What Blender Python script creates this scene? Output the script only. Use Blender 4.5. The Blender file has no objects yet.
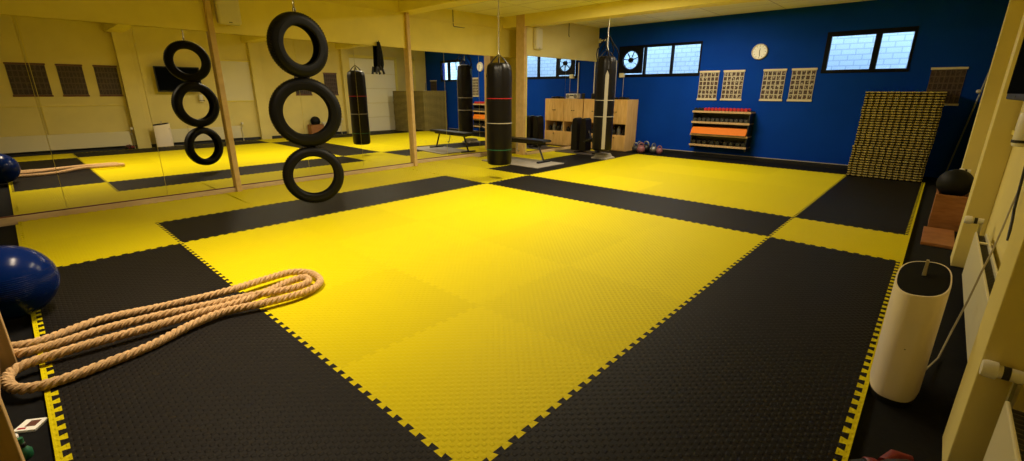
import bpy, bmesh, math, random
from mathutils import Vector, Matrix
random.seed(7)
PI = math.pi
S = bpy.context.scene
C = S.collection

# ------------------------------------------------------------------ materials
def mat(name, col, rough=0.5, metal=0.0, spec=0.5, noise=0.0, nscale=8.0, bump=0.0, bscale=60.0, coat=0.0):
    m = bpy.data.materials.new(name); m.use_nodes = True
    nt = m.node_tree; b = nt.nodes['Principled BSDF']
    b.inputs['Base Color'].default_value = (*col, 1)
    b.inputs['Roughness'].default_value = rough
    b.inputs['Metallic'].default_value = metal
    b.inputs['Specular IOR Level'].default_value = spec
    b.inputs['Coat Weight'].default_value = coat
    tc = nt.nodes.new('ShaderNodeTexCoord')
    if noise:
        n = nt.nodes.new('ShaderNodeTexNoise'); n.inputs['Scale'].default_value = nscale
        n.inputs['Detail'].default_value = 4
        r = nt.nodes.new('ShaderNodeValToRGB')
        r.color_ramp.elements[0].position = 0.3; r.color_ramp.elements[1].position = 0.7
        r.color_ramp.elements[0].color = (*[c * (1 - noise) for c in col], 1)
        r.color_ramp.elements[1].color = (*[min(1, c * (1 + noise)) for c in col], 1)
        nt.links.new(tc.outputs['Object'], n.inputs['Vector'])
        nt.links.new(n.outputs['Fac'], r.inputs['Fac'])
        nt.links.new(r.outputs['Color'], b.inputs['Base Color'])
    if bump:
        n2 = nt.nodes.new('ShaderNodeTexNoise'); n2.inputs['Scale'].default_value = bscale
        bp = nt.nodes.new('ShaderNodeBump'); bp.inputs['Strength'].default_value = bump
        bp.inputs['Distance'].default_value = 0.004
        nt.links.new(tc.outputs['Object'], n2.inputs['Vector'])
        nt.links.new(n2.outputs['Fac'], bp.inputs['Height'])
        nt.links.new(bp.outputs['Normal'], b.inputs['Normal'])
    return m

def math_node(nt, op, a, b=None):
    n = nt.nodes.new('ShaderNodeMath'); n.operation = op
    for i, v in enumerate((a, b)):
        if v is None: continue
        if isinstance(v, (int, float)): n.inputs[i].default_value = v
        else: nt.links.new(v, n.inputs[i])
    return n.outputs[0]

def foam(name, col, rough, spec):
    """EVA foam with the raised checker weave of a sports mat; colour varies a little from mat to mat"""
    m = bpy.data.materials.new(name); m.use_nodes = True
    nt = m.node_tree; b = nt.nodes['Principled BSDF']
    tc = nt.nodes.new('ShaderNodeTexCoord'); sp = nt.nodes.new('ShaderNodeSeparateXYZ')
    nt.links.new(tc.outputs['Object'], sp.inputs[0])
    k = 2 * PI / 0.046
    sx = math_node(nt, 'SINE', math_node(nt, 'MULTIPLY', sp.outputs['X'], k))
    sy = math_node(nt, 'SINE', math_node(nt, 'MULTIPLY', sp.outputs['Y'], k))
    h = math_node(nt, 'MULTIPLY', sx, sy)
    h = math_node(nt, 'MAXIMUM', math_node(nt, 'MINIMUM', math_node(nt, 'MULTIPLY', math_node(nt, 'SUBTRACT', h, 0.06), 2.2), 1.0), 0.0)
    bp = nt.nodes.new('ShaderNodeBump'); bp.inputs['Strength'].default_value = 0.6
    bp.inputs['Distance'].default_value = 0.0042
    nt.links.new(h, bp.inputs['Height']); nt.links.new(bp.outputs['Normal'], b.inputs['Normal'])
    oi = nt.nodes.new('ShaderNodeObjectInfo')
    hs = nt.nodes.new('ShaderNodeHueSaturation'); hs.inputs['Color'].default_value = (*col, 1)
    v = math_node(nt, 'ADD', math_node(nt, 'MULTIPLY', oi.outputs['Random'], 0.11), 0.945)
    nt.links.new(v, hs.inputs['Value'])
    nt.links.new(hs.outputs['Color'], b.inputs['Base Color'])
    b.inputs['Roughness'].default_value = rough; b.inputs['Specular IOR Level'].default_value = spec
    return m

def wood(name, c1, c2, scale=(1, 1, 14), rough=0.5):
    m = bpy.data.materials.new(name); m.use_nodes = True
    nt = m.node_tree; b = nt.nodes['Principled BSDF']
    tc = nt.nodes.new('ShaderNodeTexCoord'); mp = nt.nodes.new('ShaderNodeMapping')
    mp.inputs['Scale'].default_value = scale
    n = nt.nodes.new('ShaderNodeTexNoise'); n.inputs['Scale'].default_value = 4; n.inputs['Detail'].default_value = 6
    r = nt.nodes.new('ShaderNodeValToRGB')
    r.color_ramp.elements[0].position = 0.35; r.color_ramp.elements[1].position = 0.65
    r.color_ramp.elements[0].color = (*c1, 1); r.color_ramp.elements[1].color = (*c2, 1)
    nt.links.new(tc.outputs['Object'], mp.inputs[0]); nt.links.new(mp.outputs[0], n.inputs['Vector'])
    nt.links.new(n.outputs['Fac'], r.inputs['Fac']); nt.links.new(r.outputs['Color'], b.inputs['Base Color'])
    b.inputs['Roughness'].default_value = rough
    return m

def chart(name, paper, inks, rows, cols):
    """printed exercise chart: rows of small figures divided by pale lines (object X across, Z up, size 1 x 1)"""
    m = bpy.data.materials.new(name); m.use_nodes = True
    nt = m.node_tree; b = nt.nodes['Principled BSDF']
    tc = nt.nodes.new('ShaderNodeTexCoord'); sp = nt.nodes.new('ShaderNodeSeparateXYZ')
    nt.links.new(tc.outputs['Generated'], sp.inputs[0])
    oi = nt.nodes.new('ShaderNodeObjectInfo')
    u = math_node(nt, 'MULTIPLY', sp.outputs['X'], cols); w = math_node(nt, 'MULTIPLY', sp.outputs['Z'], rows)
    du = math_node(nt, 'ABSOLUTE', math_node(nt, 'SUBTRACT', math_node(nt, 'FRACT', u), 0.5))
    dw = math_node(nt, 'ABSOLUTE', math_node(nt, 'SUBTRACT', math_node(nt, 'FRACT', w), 0.5))
    cell = math_node(nt, 'MULTIPLY', math_node(nt, 'LESS_THAN', du, 0.37), math_node(nt, 'LESS_THAN', dw, 0.40))
    cx = nt.nodes.new('ShaderNodeCombineXYZ')
    nt.links.new(math_node(nt, 'MULTIPLY', u, 3.1), cx.inputs[0]); nt.links.new(math_node(nt, 'MULTIPLY', w, 2.0), cx.inputs[1])
    nt.links.new(math_node(nt, 'MULTIPLY', oi.outputs['Random'], 40), cx.inputs[2])
    n = nt.nodes.new('ShaderNodeTexNoise'); n.inputs['Scale'].default_value = 1.0; n.inputs['Detail'].default_value = 1
    nt.links.new(cx.outputs[0], n.inputs['Vector'])
    fig = math_node(nt, 'MULTIPLY', cell, math_node(nt, 'GREATER_THAN', n.outputs['Fac'], 0.36))
    n2 = nt.nodes.new('ShaderNodeTexNoise'); n2.inputs['Scale'].default_value = 3.0
    nt.links.new(cx.outputs[0], n2.inputs['Vector'])
    rr = nt.nodes.new('ShaderNodeValToRGB'); rr.color_ramp.interpolation = 'CONSTANT'
    rr.color_ramp.elements[0].color = (*inks[0], 1); rr.color_ramp.elements[1].color = (*inks[1], 1)
    rr.color_ramp.elements[1].position = 0.5
    nt.links.new(n2.outputs['Fac'], rr.inputs['Fac'])
    mx = nt.nodes.new('ShaderNodeMix'); mx.data_type = 'RGBA'
    mx.inputs[6].default_value = (*paper, 1)
    nt.links.new(fig, mx.inputs[0]); nt.links.new(rr.outputs['Color'], mx.inputs[7])
    nt.links.new(mx.outputs[2], b.inputs['Base Color'])
    b.inputs['Roughness'].default_value = 0.5
    return m

def tiles(name, col, dark, sx, sy, line=0.02, rough=0.7, axes=('X', 'Y')):
    m = bpy.data.materials.new(name); m.use_nodes = True
    nt = m.node_tree; b = nt.nodes['Principled BSDF']
    tc = nt.nodes.new('ShaderNodeTexCoord'); sp = nt.nodes.new('ShaderNodeSeparateXYZ')
    nt.links.new(tc.outputs['Object'], sp.inputs[0])
    br = nt.nodes.new('ShaderNodeTexBrick'); cx = nt.nodes.new('ShaderNodeCombineXYZ')
    nt.links.new(sp.outputs[axes[0]], cx.inputs[0]); nt.links.new(sp.outputs[axes[1]], cx.inputs[1])
    nt.links.new(cx.outputs[0], br.inputs['Vector'])
    br.inputs['Scale'].default_value = 1.0
    br.inputs['Brick Width'].default_value = sx; br.inputs['Row Height'].default_value = sy
    br.inputs['Mortar Size'].default_value = line
    br.inputs['Color1'].default_value = (*col, 1); br.inputs['Color2'].default_value = (*[c * 0.93 for c in col], 1)
    br.inputs['Mortar'].default_value = (*dark, 1)
    nt.links.new(br.outputs['Color'], b.inputs['Base Color'])
    b.inputs['Roughness'].default_value = rough
    return m, br

def emitter(name, col, power):
    m = bpy.data.materials.new(name); m.use_nodes = True
    b = m.node_tree.nodes['Principled BSDF']
    b.inputs['Base Color'].default_value = (0.8, 0.8, 0.8, 1)
    b.inputs['Emission Color'].default_value = (*col, 1); b.inputs['Emission Strength'].default_value = power
    return m

def glass(name, tint, gloss=0.06, rough=0.0):
    m = bpy.data.materials.new(name); m.use_nodes = True
    nt = m.node_tree; nt.nodes.remove(nt.nodes['Principled BSDF'])
    o = nt.nodes['Material Output']
    t = nt.nodes.new('ShaderNodeBsdfTransparent'); t.inputs[0].default_value = (*tint, 1)
    g = nt.nodes.new('ShaderNodeBsdfGlossy'); g.inputs['Roughness'].default_value = rough
    mx = nt.nodes.new('ShaderNodeMixShader'); mx.inputs[0].default_value = gloss
    nt.links.new(t.outputs[0], mx.inputs[1]); nt.links.new(g.outputs[0], mx.inputs[2]); nt.links.new(mx.outputs[0], o.inputs[0])
    return m

M = {}
M['yellow'] = foam('yellow_foam', (0.585, 0.495, 0.003), 0.55, 0.06)
M['black'] = foam('black_foam', (0.0068, 0.0056, 0.005), 0.58, 0.12)
M['stack_yellow'] = mat('dull_yellow_foam', (0.48, 0.39, 0.13), 0.7, spec=0.1, noise=0.1)  # duller yellow than the floor mats, for the stacked mats
M['rubber_floor'] = mat('rubber_floor', (0.005, 0.005, 0.005), 0.85, spec=0.15, noise=0.3, nscale=30, bump=0.2)
M['blue'] = mat('blue_paint', (0.003, 0.043, 0.345), 0.62, spec=0.03, noise=0.07, nscale=2.0, bump=0.1, bscale=90)
M['cream'] = mat('cream_paint', (0.84, 0.72, 0.17), 0.6, spec=0.3, noise=0.05, nscale=2.5)
M['cream_pale'] = mat('pale_cream_paint', (0.74, 0.63, 0.24), 0.6, spec=0.3, noise=0.04, nscale=2.5)
M['trim_wood'] = wood('painted_wood', (0.58, 0.39, 0.15), (0.66, 0.46, 0.19), (3, 1, 3), 0.5)
M['plank'] = wood('skirting_wood', (0.55, 0.40, 0.22), (0.66, 0.50, 0.29), (6, 1, 6), 0.5)
M['mirror'] = mat('mirror_silver', (0.93, 0.935, 0.91), 0.0, 1.0)
M['ceiling'], _ = tiles('ceiling_tiles', (0.92, 0.88, 0.52), (0.48, 0.42, 0.24), 1.2, 0.6, 0.008)
_.offset = 0.0
M['brick'], _ = tiles('white_brick', (0.72, 0.78, 0.80), (0.46, 0.54, 0.58), 0.24, 0.105, 0.010, axes=('X', 'Z'))
M['glass'] = glass('window_glass', (0.86, 0.93, 0.95))
M['frame'] = mat('dark_window_frame', (0.003, 0.004, 0.007), 0.5, spec=0.12)
M['rubber'] = mat('tyre_rubber', (0.005, 0.005, 0.005), 0.5, spec=0.14, bump=0.15, bscale=120)
M['leather'] = mat('black_leather', (0.006, 0.005, 0.005), 0.38, spec=0.22, bump=0.35, bscale=25)
M['chrome'] = mat('zinc_metal', (0.50, 0.48, 0.43), 0.3, 1.0)
M['steel'] = mat('dark_steel', (0.02, 0.02, 0.022), 0.4, 0.6)
M['grey_steel'] = mat('grey_steel', (0.25, 0.25, 0.25), 0.4, 0.7)
M['white'] = mat('white_plastic', (0.78, 0.74, 0.66), 0.4)
M['white_enamel'] = mat('white_enamel', (0.72, 0.66, 0.45), 0.35)
M['ac_white'] = mat('warm_white_plastic', (0.82, 0.72, 0.60), 0.42, noise=0.02, nscale=6)
M['black_plastic'] = mat('black_plastic', (0.010, 0.010, 0.011), 0.4)
M['well_black'] = mat('matt_black_plastic', (0.004, 0.004, 0.004), 0.7, spec=0.1)
M['dark_plastic'] = mat('charcoal_plastic', (0.03, 0.03, 0.032), 0.5)
M['screen'] = mat('dark_screen', (0.004, 0.005, 0.009), 0.5, spec=0.0)
M['ball_blue'] = mat('blue_vinyl', (0.001, 0.011, 0.085), 0.2, spec=0.12)
M['ball_black'] = mat('black_vinyl', (0.005, 0.006, 0.008), 0.55, spec=0.2)
M['rope'] = mat('hemp_rope', (0.54, 0.35, 0.17), 0.8, noise=0.25, nscale=60, bump=0.4, bscale=180)
M['pine'] = wood('pine', (0.72, 0.42, 0.12), (0.86, 0.55, 0.20), (5, 5, 0.8))
M['pine_side'] = wood('pine_side', (0.70, 0.42, 0.14), (0.80, 0.52, 0.20), (4, 4, 0.7))
M['shelf_wood'] = wood('shelf_wood', (0.42, 0.27, 0.13), (0.52, 0.35, 0.18), (1, 8, 8))
M['box_wood'] = wood('reddish_plywood', (0.26, 0.10, 0.03), (0.36, 0.15, 0.05), (2, 2, 9))
M['rack_wood'] = wood('rack_wood', (0.50, 0.33, 0.15), (0.62, 0.42, 0.20), (9, 9, 0.8))
M['red'] = mat('red_vinyl', (0.42, 0.012, 0.018), 0.45)
M['dark_red'] = mat('dark_red_leather', (0.16, 0.006, 0.008), 0.5)
M['orange'] = mat('orange_foam', (0.66, 0.17, 0.008), 0.6, spec=0.2)
M['pink'] = mat('pink_vinyl', (0.24, 0.09, 0.10), 0.45)
M['green'] = mat('green_tape', (0.01, 0.12, 0.06), 0.5)
M['tape'] = mat('pale_tape', (0.40, 0.36, 0.29), 0.5)
M['silver_tape'] = mat('silver_tape', (0.36, 0.33, 0.27), 0.45)
M['paper'] = mat('clock_paper', (0.88, 0.88, 0.84), 0.6)
M['chart'] = chart('chart_print', (0.44, 0.40, 0.30), ((0.010, 0.008, 0.010), (0.09, 0.035, 0.02)), 6, 5)
M['chart_dark_and_shaded'] = chart('dark_and_shaded_chart_print', (0.09, 0.06, 0.05), ((0.015, 0.01, 0.01), (0.05, 0.02, 0.02)), 5, 7)  # dark charts; on the blue wall the dark tone is painted corner shade
M['bar_cream'] = wood('chart_rod', (0.58, 0.50, 0.34), (0.68, 0.60, 0.42), (1, 1, 1))
M['bar_red'] = wood('dark_chart_rod', (0.10, 0.03, 0.02), (0.15, 0.05, 0.03), (1, 1, 1))
M['platform'] = mat('grey_board', (0.30, 0.27, 0.23), 0.6, noise=0.1)
M['platform_dark'] = mat('dark_board', (0.06, 0.05, 0.045), 0.6, noise=0.1)
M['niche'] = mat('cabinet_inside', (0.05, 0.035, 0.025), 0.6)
M['cable_grey'] = mat('beige_cable', (0.36, 0.31, 0.20), 0.5)
M['grey_mark'] = mat('grey_mark', (0.12, 0.11, 0.09), 0.5)
LAMP_COL = (1.0, 0.86, 0.62)
M['door_white'] = mat('door_white', (0.90, 0.85, 0.66), 0.5)
M['lamp'] = emitter('lamp_diffuser', LAMP_COL, 6.0)

# ------------------------------------------------------------------ mesh helpers
class MB:
    def __init__(s): s.b = bmesh.new(); s.mi = 0
    def _f(s, vs):
        try:
            f = s.b.faces.new(vs); f.material_index = s.mi; return f
        except ValueError: return None
    def box(s, x0, x1, y0, y1, z0, z1):
        v = [s.b.verts.new(p) for p in ((x0,y0,z0),(x1,y0,z0),(x1,y1,z0),(x0,y1,z0),(x0,y0,z1),(x1,y0,z1),(x1,y1,z1),(x0,y1,z1))]
        for q in ((3,2,1,0),(4,5,6,7),(0,1,5,4),(1,2,6,5),(2,3,7,6),(3,0,4,7)): s._f([v[i] for i in q])
        return s
    def prism(s, pts, z0, z1, zmid=None, mats=(0, 0)):
        zs = [z0, z1] if zmid is None else [z0, zmid, z1]
        R = [[s.b.verts.new((x, y, z)) for x, y in pts] for z in zs]
        n = len(pts)
        s.mi = mats[0]; s._f(list(reversed(R[0])))
        for k in range(len(zs) - 1):
            s.mi = mats[k] if zmid is not None else mats[0]
            for i in range(n): s._f([R[k][i], R[k][(i+1) % n], R[k+1][(i+1) % n], R[k+1][i]])
        s.mi = mats[-1]; s._f(R[-1]); return s
    def prism_axis(s, pts, a0, a1, axis='Y'):
        """polygon extruded along X or Y. pts are (horizontal, z)"""
        def P(p, a): return (p[0], a, p[1]) if axis == 'Y' else (a, p[0], p[1])
        A = [s.b.verts.new(P(p, a0)) for p in pts]; B = [s.b.verts.new(P(p, a1)) for p in pts]; n = len(pts)
        s._f(A); s._f(list(reversed(B)))
        for i in range(n): s._f([A[(i+1) % n], A[i], B[i], B[(i+1) % n]])
        return s
    def loft(s, rings, closed=True, cap=True):
        V = [[s.b.verts.new(p) for p in r] for r in rings]; n = len(V[0])
        for a, b in zip(V[:-1], V[1:]):
            for i in range(n if closed else n - 1): s._f([a[i], a[(i+1) % n], b[(i+1) % n], b[i]])
        if cap: s._f(list(reversed(V[0]))); s._f(V[-1])
        return s
    def tube(s, path, r, seg=10, cap=True):
        path = [Vector(p) for p in path]; rings = []; n = len(path)
        up = None
        for i, p in enumerate(path):
            d = (path[min(i+1, n-1)] - path[max(i-1, 0)]).normalized()
            if up is None:
                up = Vector((0, 0, 1)) if abs(d.z) < 0.9 else Vector((1, 0, 0))
            a = d.cross(up).normalized(); b = a.cross(d).normalized(); up = b
            rr = r[i] if isinstance(r, (list, tuple)) else r
            rings.append([p + a * (rr * math.cos(t)) + b * (rr * math.sin(t)) for t in [2*PI*k/seg for k in range(seg)]])
        return s.loft(rings, True, cap)
    def cyl(s, p0, p1, r0, r1=None, seg=24): return s.tube([p0, p1], [r0, r0 if r1 is None else r1], seg)
    def lathe(s, prof, o=(0,0,0), axis='Z', seg=32, closed_prof=False):
        """prof: (radius, height) pairs turned about an axis"""
        rings = []
        for k in range(seg):
            t = 2*PI*k/seg; c, sn = math.cos(t), math.sin(t); ring = []
            for r, h in prof:
                p = {'Z': (r*c, r*sn, h), 'X': (h, r*c, r*sn), 'Y': (r*sn, h, r*c)}[axis]
                ring.append(s.b.verts.new((p[0]+o[0], p[1]+o[1], p[2]+o[2])))
            rings.append(ring)
        m = len(prof)
        for k in range(seg):
            a, b = rings[k], rings[(k+1) % seg]
            for i in range(m if closed_prof else m - 1): s._f([a[i], b[i], b[(i+1) % m], a[(i+1) % m]])
        return s
    def ball(s, c, r, seg=32, sc=(1,1,1)):
        prof = [(r*math.sin(PI*i/(seg//2)), -r*math.cos(PI*i/(seg//2))) for i in range(seg//2+1)]
        s.lathe([(a*sc[0], h*sc[2]) for a, h in prof], c, 'Z', seg); return s
    def build(s, name, m, parent=None, loc=(0,0,0), rot=(0,0,0), smooth=False, bevel=0.0, seg=2):
        bmesh.ops.remove_doubles(s.b, verts=s.b.verts, dist=1e-5)
        bmesh.ops.recalc_face_normals(s.b, faces=s.b.faces)
        me = bpy.data.meshes.new(name); s.b.to_mesh(me); s.b.free()
        for x in (m if isinstance(m, (list, tuple)) else [m]): me.materials.append(x)
        o = bpy.data.objects.new(name, me); C.objects.link(o)
        o.location = loc; o.rotation_euler = rot
        if parent: o.parent = parent
        if smooth:
            for p in me.polygons: p.use_smooth = True
            me.set_sharp_from_angle(angle=math.radians(40))
        if bevel:
            bv = o.modifiers.new('Bevel', 'BEVEL'); bv.width = bevel; bv.segments = seg; bv.limit_method = 'ANGLE'
        return o

def box(*a): return MB().box(*a)
def empty(name, loc=(0,0,0), rz=0.0):
    o = bpy.data.objects.new(name, None); C.objects.link(o); o.location = loc; o.rotation_euler = (0,0,rz)
    o.empty_display_size = 0.1; return o
def tag(o, label=None, cat=None, group=None, kind=None):
    if label: o['label'] = label
    if cat: o['category'] = cat
    if group: o['group'] = group
    if kind: o['kind'] = kind
    return o
def struct(name, mb, m, **k):
    o = mb.build(name, m, **k) ; o['kind'] = 'structure'; return o
def copy_tree(root, loc=None, rz=None, parent=None):
    kids = [o for o in C.objects if o.parent == root]
    r = root.copy(); C.objects.link(r)
    if parent: r.parent = parent
    if loc is not None: r.location = loc
    if rz is not None: r.rotation_euler = (0, 0, rz)
    for k in kids: copy_tree(k, parent=r)
    return r
ORD = ['', 'first', 'second', 'third', 'fourth', 'fifth', 'sixth', 'seventh', 'eighth', 'ninth', 'tenth', 'eleventh', 'twelfth',
       'thirteenth', 'fourteenth', 'fifteenth', 'sixteenth', 'seventeenth', 'eighteenth', 'nineteenth']
def ordinal(n):
    if n < 20: return ORD[n]
    tens = {2: ('twentieth', 'twenty'), 3: ('thirtieth', 'thirty')}[n // 10]
    return tens[0] if n % 10 == 0 else tens[1] + '-' + ORD[n % 10]

# ------------------------------------------------------------------ room measures (metres; mat tops at z = 0)
FZ = -0.03                                   # rubber floor under the mats
YB = 9.76                                    # blue wall
CZ = 2.90                                    # ceiling
XR = 5.47                                    # wall with radiators
YF = -4.2                                    # wall behind the photographer
M1, M2, M3, M4 = -2.19, -2.27, -2.47, -1.78  # the four runs of mirror wall
A3 = 0.050                                   # the third run is not quite parallel to the others
Y3, Y3E = 5.90, 7.55
def x3(y): return M3 + A3*(y - Y3)
SEC = [(M1, YF, 1.20), (M2, 1.20, 4.30), (M4, 6.97, YB)]
def slant(d0, d1, ya, yb, z0, z1):
    return MB().prism([(x3(ya)+d0, ya), (x3(ya)+d1, ya), (x3(yb)+d1, yb), (x3(yb)+d0, yb)], z0, z1)

struct('floor', box(-2.85, XR+.2, YF-.2, YB+.2, FZ-0.1, FZ), M['rubber_floor'])
struct('ceiling', box(-2.85, XR+.2, YF-.2, YB+.2, CZ, CZ+0.1), M['ceiling'])

# blue wall with its two window openings
w = MB()
W1 = (-1.16, 0.87, 1.71, 2.43); W2 = (3.16, 4.44, 1.71, 2.43)
w.box(-2.75, XR+.2, YB, YB+.2, FZ, 1.71); w.box(-2.75, XR+.2, YB, YB+.2, 2.43, CZ)
w.box(-2.75, W1[0], YB, YB+.2, 1.71, 2.43); w.box(W1[1], W2[0], YB, YB+.2, 1.71, 2.43); w.box(W2[1], XR+.2, YB, YB+.2, 1.71, 2.43)
struct('wall_back', w, M['blue'])
struct('wall_front', box(-2.85, XR+.2, YF-.2, YF, FZ, CZ), M['cream_pale'])
struct('wall_right', box(XR, XR+.2, YF, YB, FZ, CZ), M['cream_pale'])
w = MB()
for i, (x, a, b) in enumerate(SEC):
    struct('wall_left', box(-2.75 if i < 2 else -1.90, x-0.006, a, b, FZ, CZ), M['cream'])
struct('wall_left', MB().prism([(-2.85, 4.30), (x3(4.30)-.006, 4.30), (x3(Y3E)-.006, Y3E), (-2.85, Y3E)], FZ, CZ), M['cream'])
struct('wall_left', box(-2.85, -1.90, Y3E, YB, FZ, CZ), M['cream'])
# boards above the mirrors
for i, (x, a, b) in enumerate(SEC):
    struct('trim_%d' % (i+1), box(x-.006, x+.012, a, b-0.004, 2.105, CZ), M['cream'] if i < 2 else M['cream_pale'])
struct('trim_4', slant(-.006, .012, 4.30, Y3E-.01, 2.105, CZ), M['cream'])
struct('baseboard_back', MB().box(M4+.02, 3.95, YB-.02, YB, FZ, 0.045), M['black_plastic'])
struct('trim_5', MB().box(-.3, 4.0, YB-.022, YB, 0.045, 0.058), M['tape'])
bl = MB()
for i, (x, a, b) in enumerate(SEC): bl.box(x-.004, x+.04, a+.004, b-.004, FZ, 0.055)
bl.prism([(x3(4.31)-.004, 4.31), (x3(4.31)+.04, 4.31), (x3(7.5)+.04, 7.5), (x3(7.5)-.004, 7.5)], FZ, .055)
ch = MB()
for i, (x, a, b) in enumerate(SEC): ch.box(x-.004, x+.014, a+.05, b-.05, .0545, .068)
ch.prism([(x3(4.36)-.004, 4.36), (x3(4.36)+.014, 4.36), (x3(7.45)+.014, 7.45), (x3(7.45)-.004, 7.45)], .0545, .068)
struct('trim_18', ch, M['bar_red'])
struct('baseboard_left', bl, M['plank'], bevel=.004)
# posts and ceiling beams
for i, (x, y, t) in enumerate([(M1, 1.20, 0), (M2, 4.30, 0), (M4, 6.93, 0)]):
    if i < 2: struct('trim_%d' % (6+i), box(x-.06, x+.075, y-.05, y+.015, FZ, CZ), M['trim_wood'], bevel=.004)
    else: struct('trim_8', box(x-.22, x+.012, y-.042, y+.035, FZ, CZ-.003), M['trim_wood'], bevel=.004)
for i, (a, b) in enumerate([(1.13, 1.45), (4.15, 4.47), (6.90, 7.20)]):
    struct('trim_%d' % (9+i), box((M1, M2, -2.3)[i]-.1, XR, a, b, 2.68, CZ), M['cream'], bevel=.006)
# pilasters of the radiator wall
for i, (a, b) in enumerate([(1.24, 1.52), (4.27, 4.55), (7.0, 7.26)]):
    struct('trim_%d' % (12+i), box((5.305, 5.33, 5.33)[i], XR, a, b, FZ, CZ), M['cream_pale'], bevel=.005)
struct('baseboard_right', MB().box(XR-.015, XR, YF, YB, FZ, 0.05), M['dark_plastic'])
struct('trim_15', MB().box(XR-.02, XR, -3.5, 1.24, 1.02, 1.03).box(XR-.02, XR, -0.27, -0.262, 0.1, CZ), M['cream'])
# outside
struct('wall_exterior', box(-4, 8, 11.0, 11.2, -1, 6), M['brick'])

# windows
def window(n, W, panes, fan=False):
    e = empty('window_%d' % n, ((W[0]+W[1])/2, YB, W[2])); e['kind'] = 'structure'
    ox, oz = e.location.x, W[2]
    f = MB(); y0, y1 = -.012, .07
    xs = [W[0]] + [v for p_ in panes for v in p_[:2]] + [W[1]]
    zb, zt = panes[0][2], panes[0][3]
    f.box(W[0]-ox, W[1]-ox, y0, y1, 0, zb-oz); f.box(W[0]-ox, W[1]-ox, y0, y1, zt-oz, W[3]-oz)
    for a, b in zip(xs[0::2], xs[1::2]):
        f.box(a-ox, b-ox, y0, y1, zb-oz, zt-oz)
    f.build('window_frame', M['frame'], e, bevel=.004)
    for a, b, c, d in panes:
        box(a-ox-.004, b-ox+.004, .03, .036, c-oz-.004, d-oz+.004).build('pane', M['glass'], e)
    return e
window(1, W1, [(-1.10, -.50, 1.775, 2.375), (-.45, .175, 1.775, 2.375), (.222, .835, 1.775, 2.375)])
window(2, W2, [(3.235, 3.885, 1.765, 2.35), (3.975, 4.40, 1.765, 2.35)])

# extractor fan in the first pane of the window
fan = tag(empty('extractor_fan', (-.80, YB-.06, 2.10)), 'dark extractor fan with pale daylight between its blades, beside the window panes', 'fan')
pl = MB(); N = 40; R0 = .205
sq = []
for k in range(N):
    t = 2*PI*k/N; c, s_ = math.cos(t), math.sin(t); q = .30/max(abs(c), abs(s_)); sq.append((q*c, q*s_))
ci = [(R0*math.cos(2*PI*k/N), R0*math.sin(2*PI*k/N)) for k in range(N)]
for y, fl in ((-.01, 1), (.035, -1)):
    A = [pl.b.verts.new((a, y, b)) for a, b in sq]; B = [pl.b.verts.new((a, y, b)) for a, b in ci]
    for k in range(N): pl._f([A[k], A[(k+1) % N], B[(k+1) % N], B[k]])
pl.lathe([(R0+.012, -.03), (R0, -.03), (R0, .035), (R0+.012, .035)], axis='Y', seg=N, closed_prof=True)
pl.build('housing', M['frame'], fan)
bl = MB()
for k in range(7):
    t0 = 2*PI*k/7 + .3
    ring = []
    for r, wd, tw in ((.04, .12, .014), (.12, .062, .010), (.198, .045, .007)):
        a0, a1 = t0 - wd, t0 + wd
        ring.append([(r*math.cos(a0), .0+tw, r*math.sin(a0)), (r*math.cos(a1), -tw, r*math.sin(a1)),
                     (r*math.cos(a1), -tw+.004, r*math.sin(a1)), (r*math.cos(a0), tw+.004, r*math.sin(a0))])
    bl.loft(ring)
bl.build('blades', M['frame'], fan)
MB().lathe([(0, -.05), (.05, -.045), (.06, -.02), (.06, .02), (0, .025)], axis='Y').build('hub', M['frame'], fan, smooth=True)
sw = tag(empty('fan_switch', (-1.02, YB-.02, 1.76)), 'small yellowish switch box below the extractor fan, its cord hanging down', 'switch')
box(-.06, .06, -.06, .02, -.05, .05).build('switch_body', M['white_enamel'], sw, bevel=.006)
MB().tube([(.05, -.03, -.05), (.055, -.03, -.3), (.05, -.03, -.52)], .006, 6).build('cord', M['tape'], sw)

# ------------------------------------------------------------------ mirrors
def mirror(x, a, b, z0, z1, label, tilt):
    o = MB().box(-.003, .006, -(b-a)/2+.0025, (b-a)/2-.0025, 0, z1-z0).build('wall_mirror', M['mirror'], None, (x, (a+b)/2, z0), (0, 0, tilt))
    return tag(o, label, 'mirror', 'mirror panels along the wall')
mp = [(M1, -2.5, -1.55, 0), (M1, -1.55, -.60, .0), (M1, -.60, .36, -.002), (M1, .36, 1.15, .003), (M2, 1.25, 2.27, .0), (M2, 2.27, 3.22, -.003), (M2, 3.22, 4.25, 0.002),
      (x3(4.82), 4.35, 5.3, -A3), (x3(5.75), 5.3, 6.2, -A3), (x3(6.84), 6.2, 7.48, -A3), (M4, 7.0, 8.4, 0), (M4, 8.4, YB-.03, .0)]
where = ['past the blue ball at the near end of the row', 'beside the blue ball', 'reflecting the end of the rope', 'just before the first post, reflecting the three hanging tyres',
         'just past the first post', 'behind the lowest hanging tyre', 'below the bundle of skipping ropes, before the second post', 'just past the second post',
         'reflecting the weight bench', 'behind the nearer punching bag', 'just past the third post, reflecting the window', 'in the corner by the blue wall']
for (x, a, b, t), wd in zip(mp, where): mirror(x, a, b, .058, 2.10, 'tall wall mirror panel ' + wd, t)
tag(MB().cyl((-1.715, YB-.018, 1.21), (-1.715, YB-.018, 2.11), .016, seg=8).build('corner_pipe', M['white'], None), 'thin pale pipe standing in the corner where mirror meets blue wall', 'pipe', 'thin pipes above the cabinets')
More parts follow.
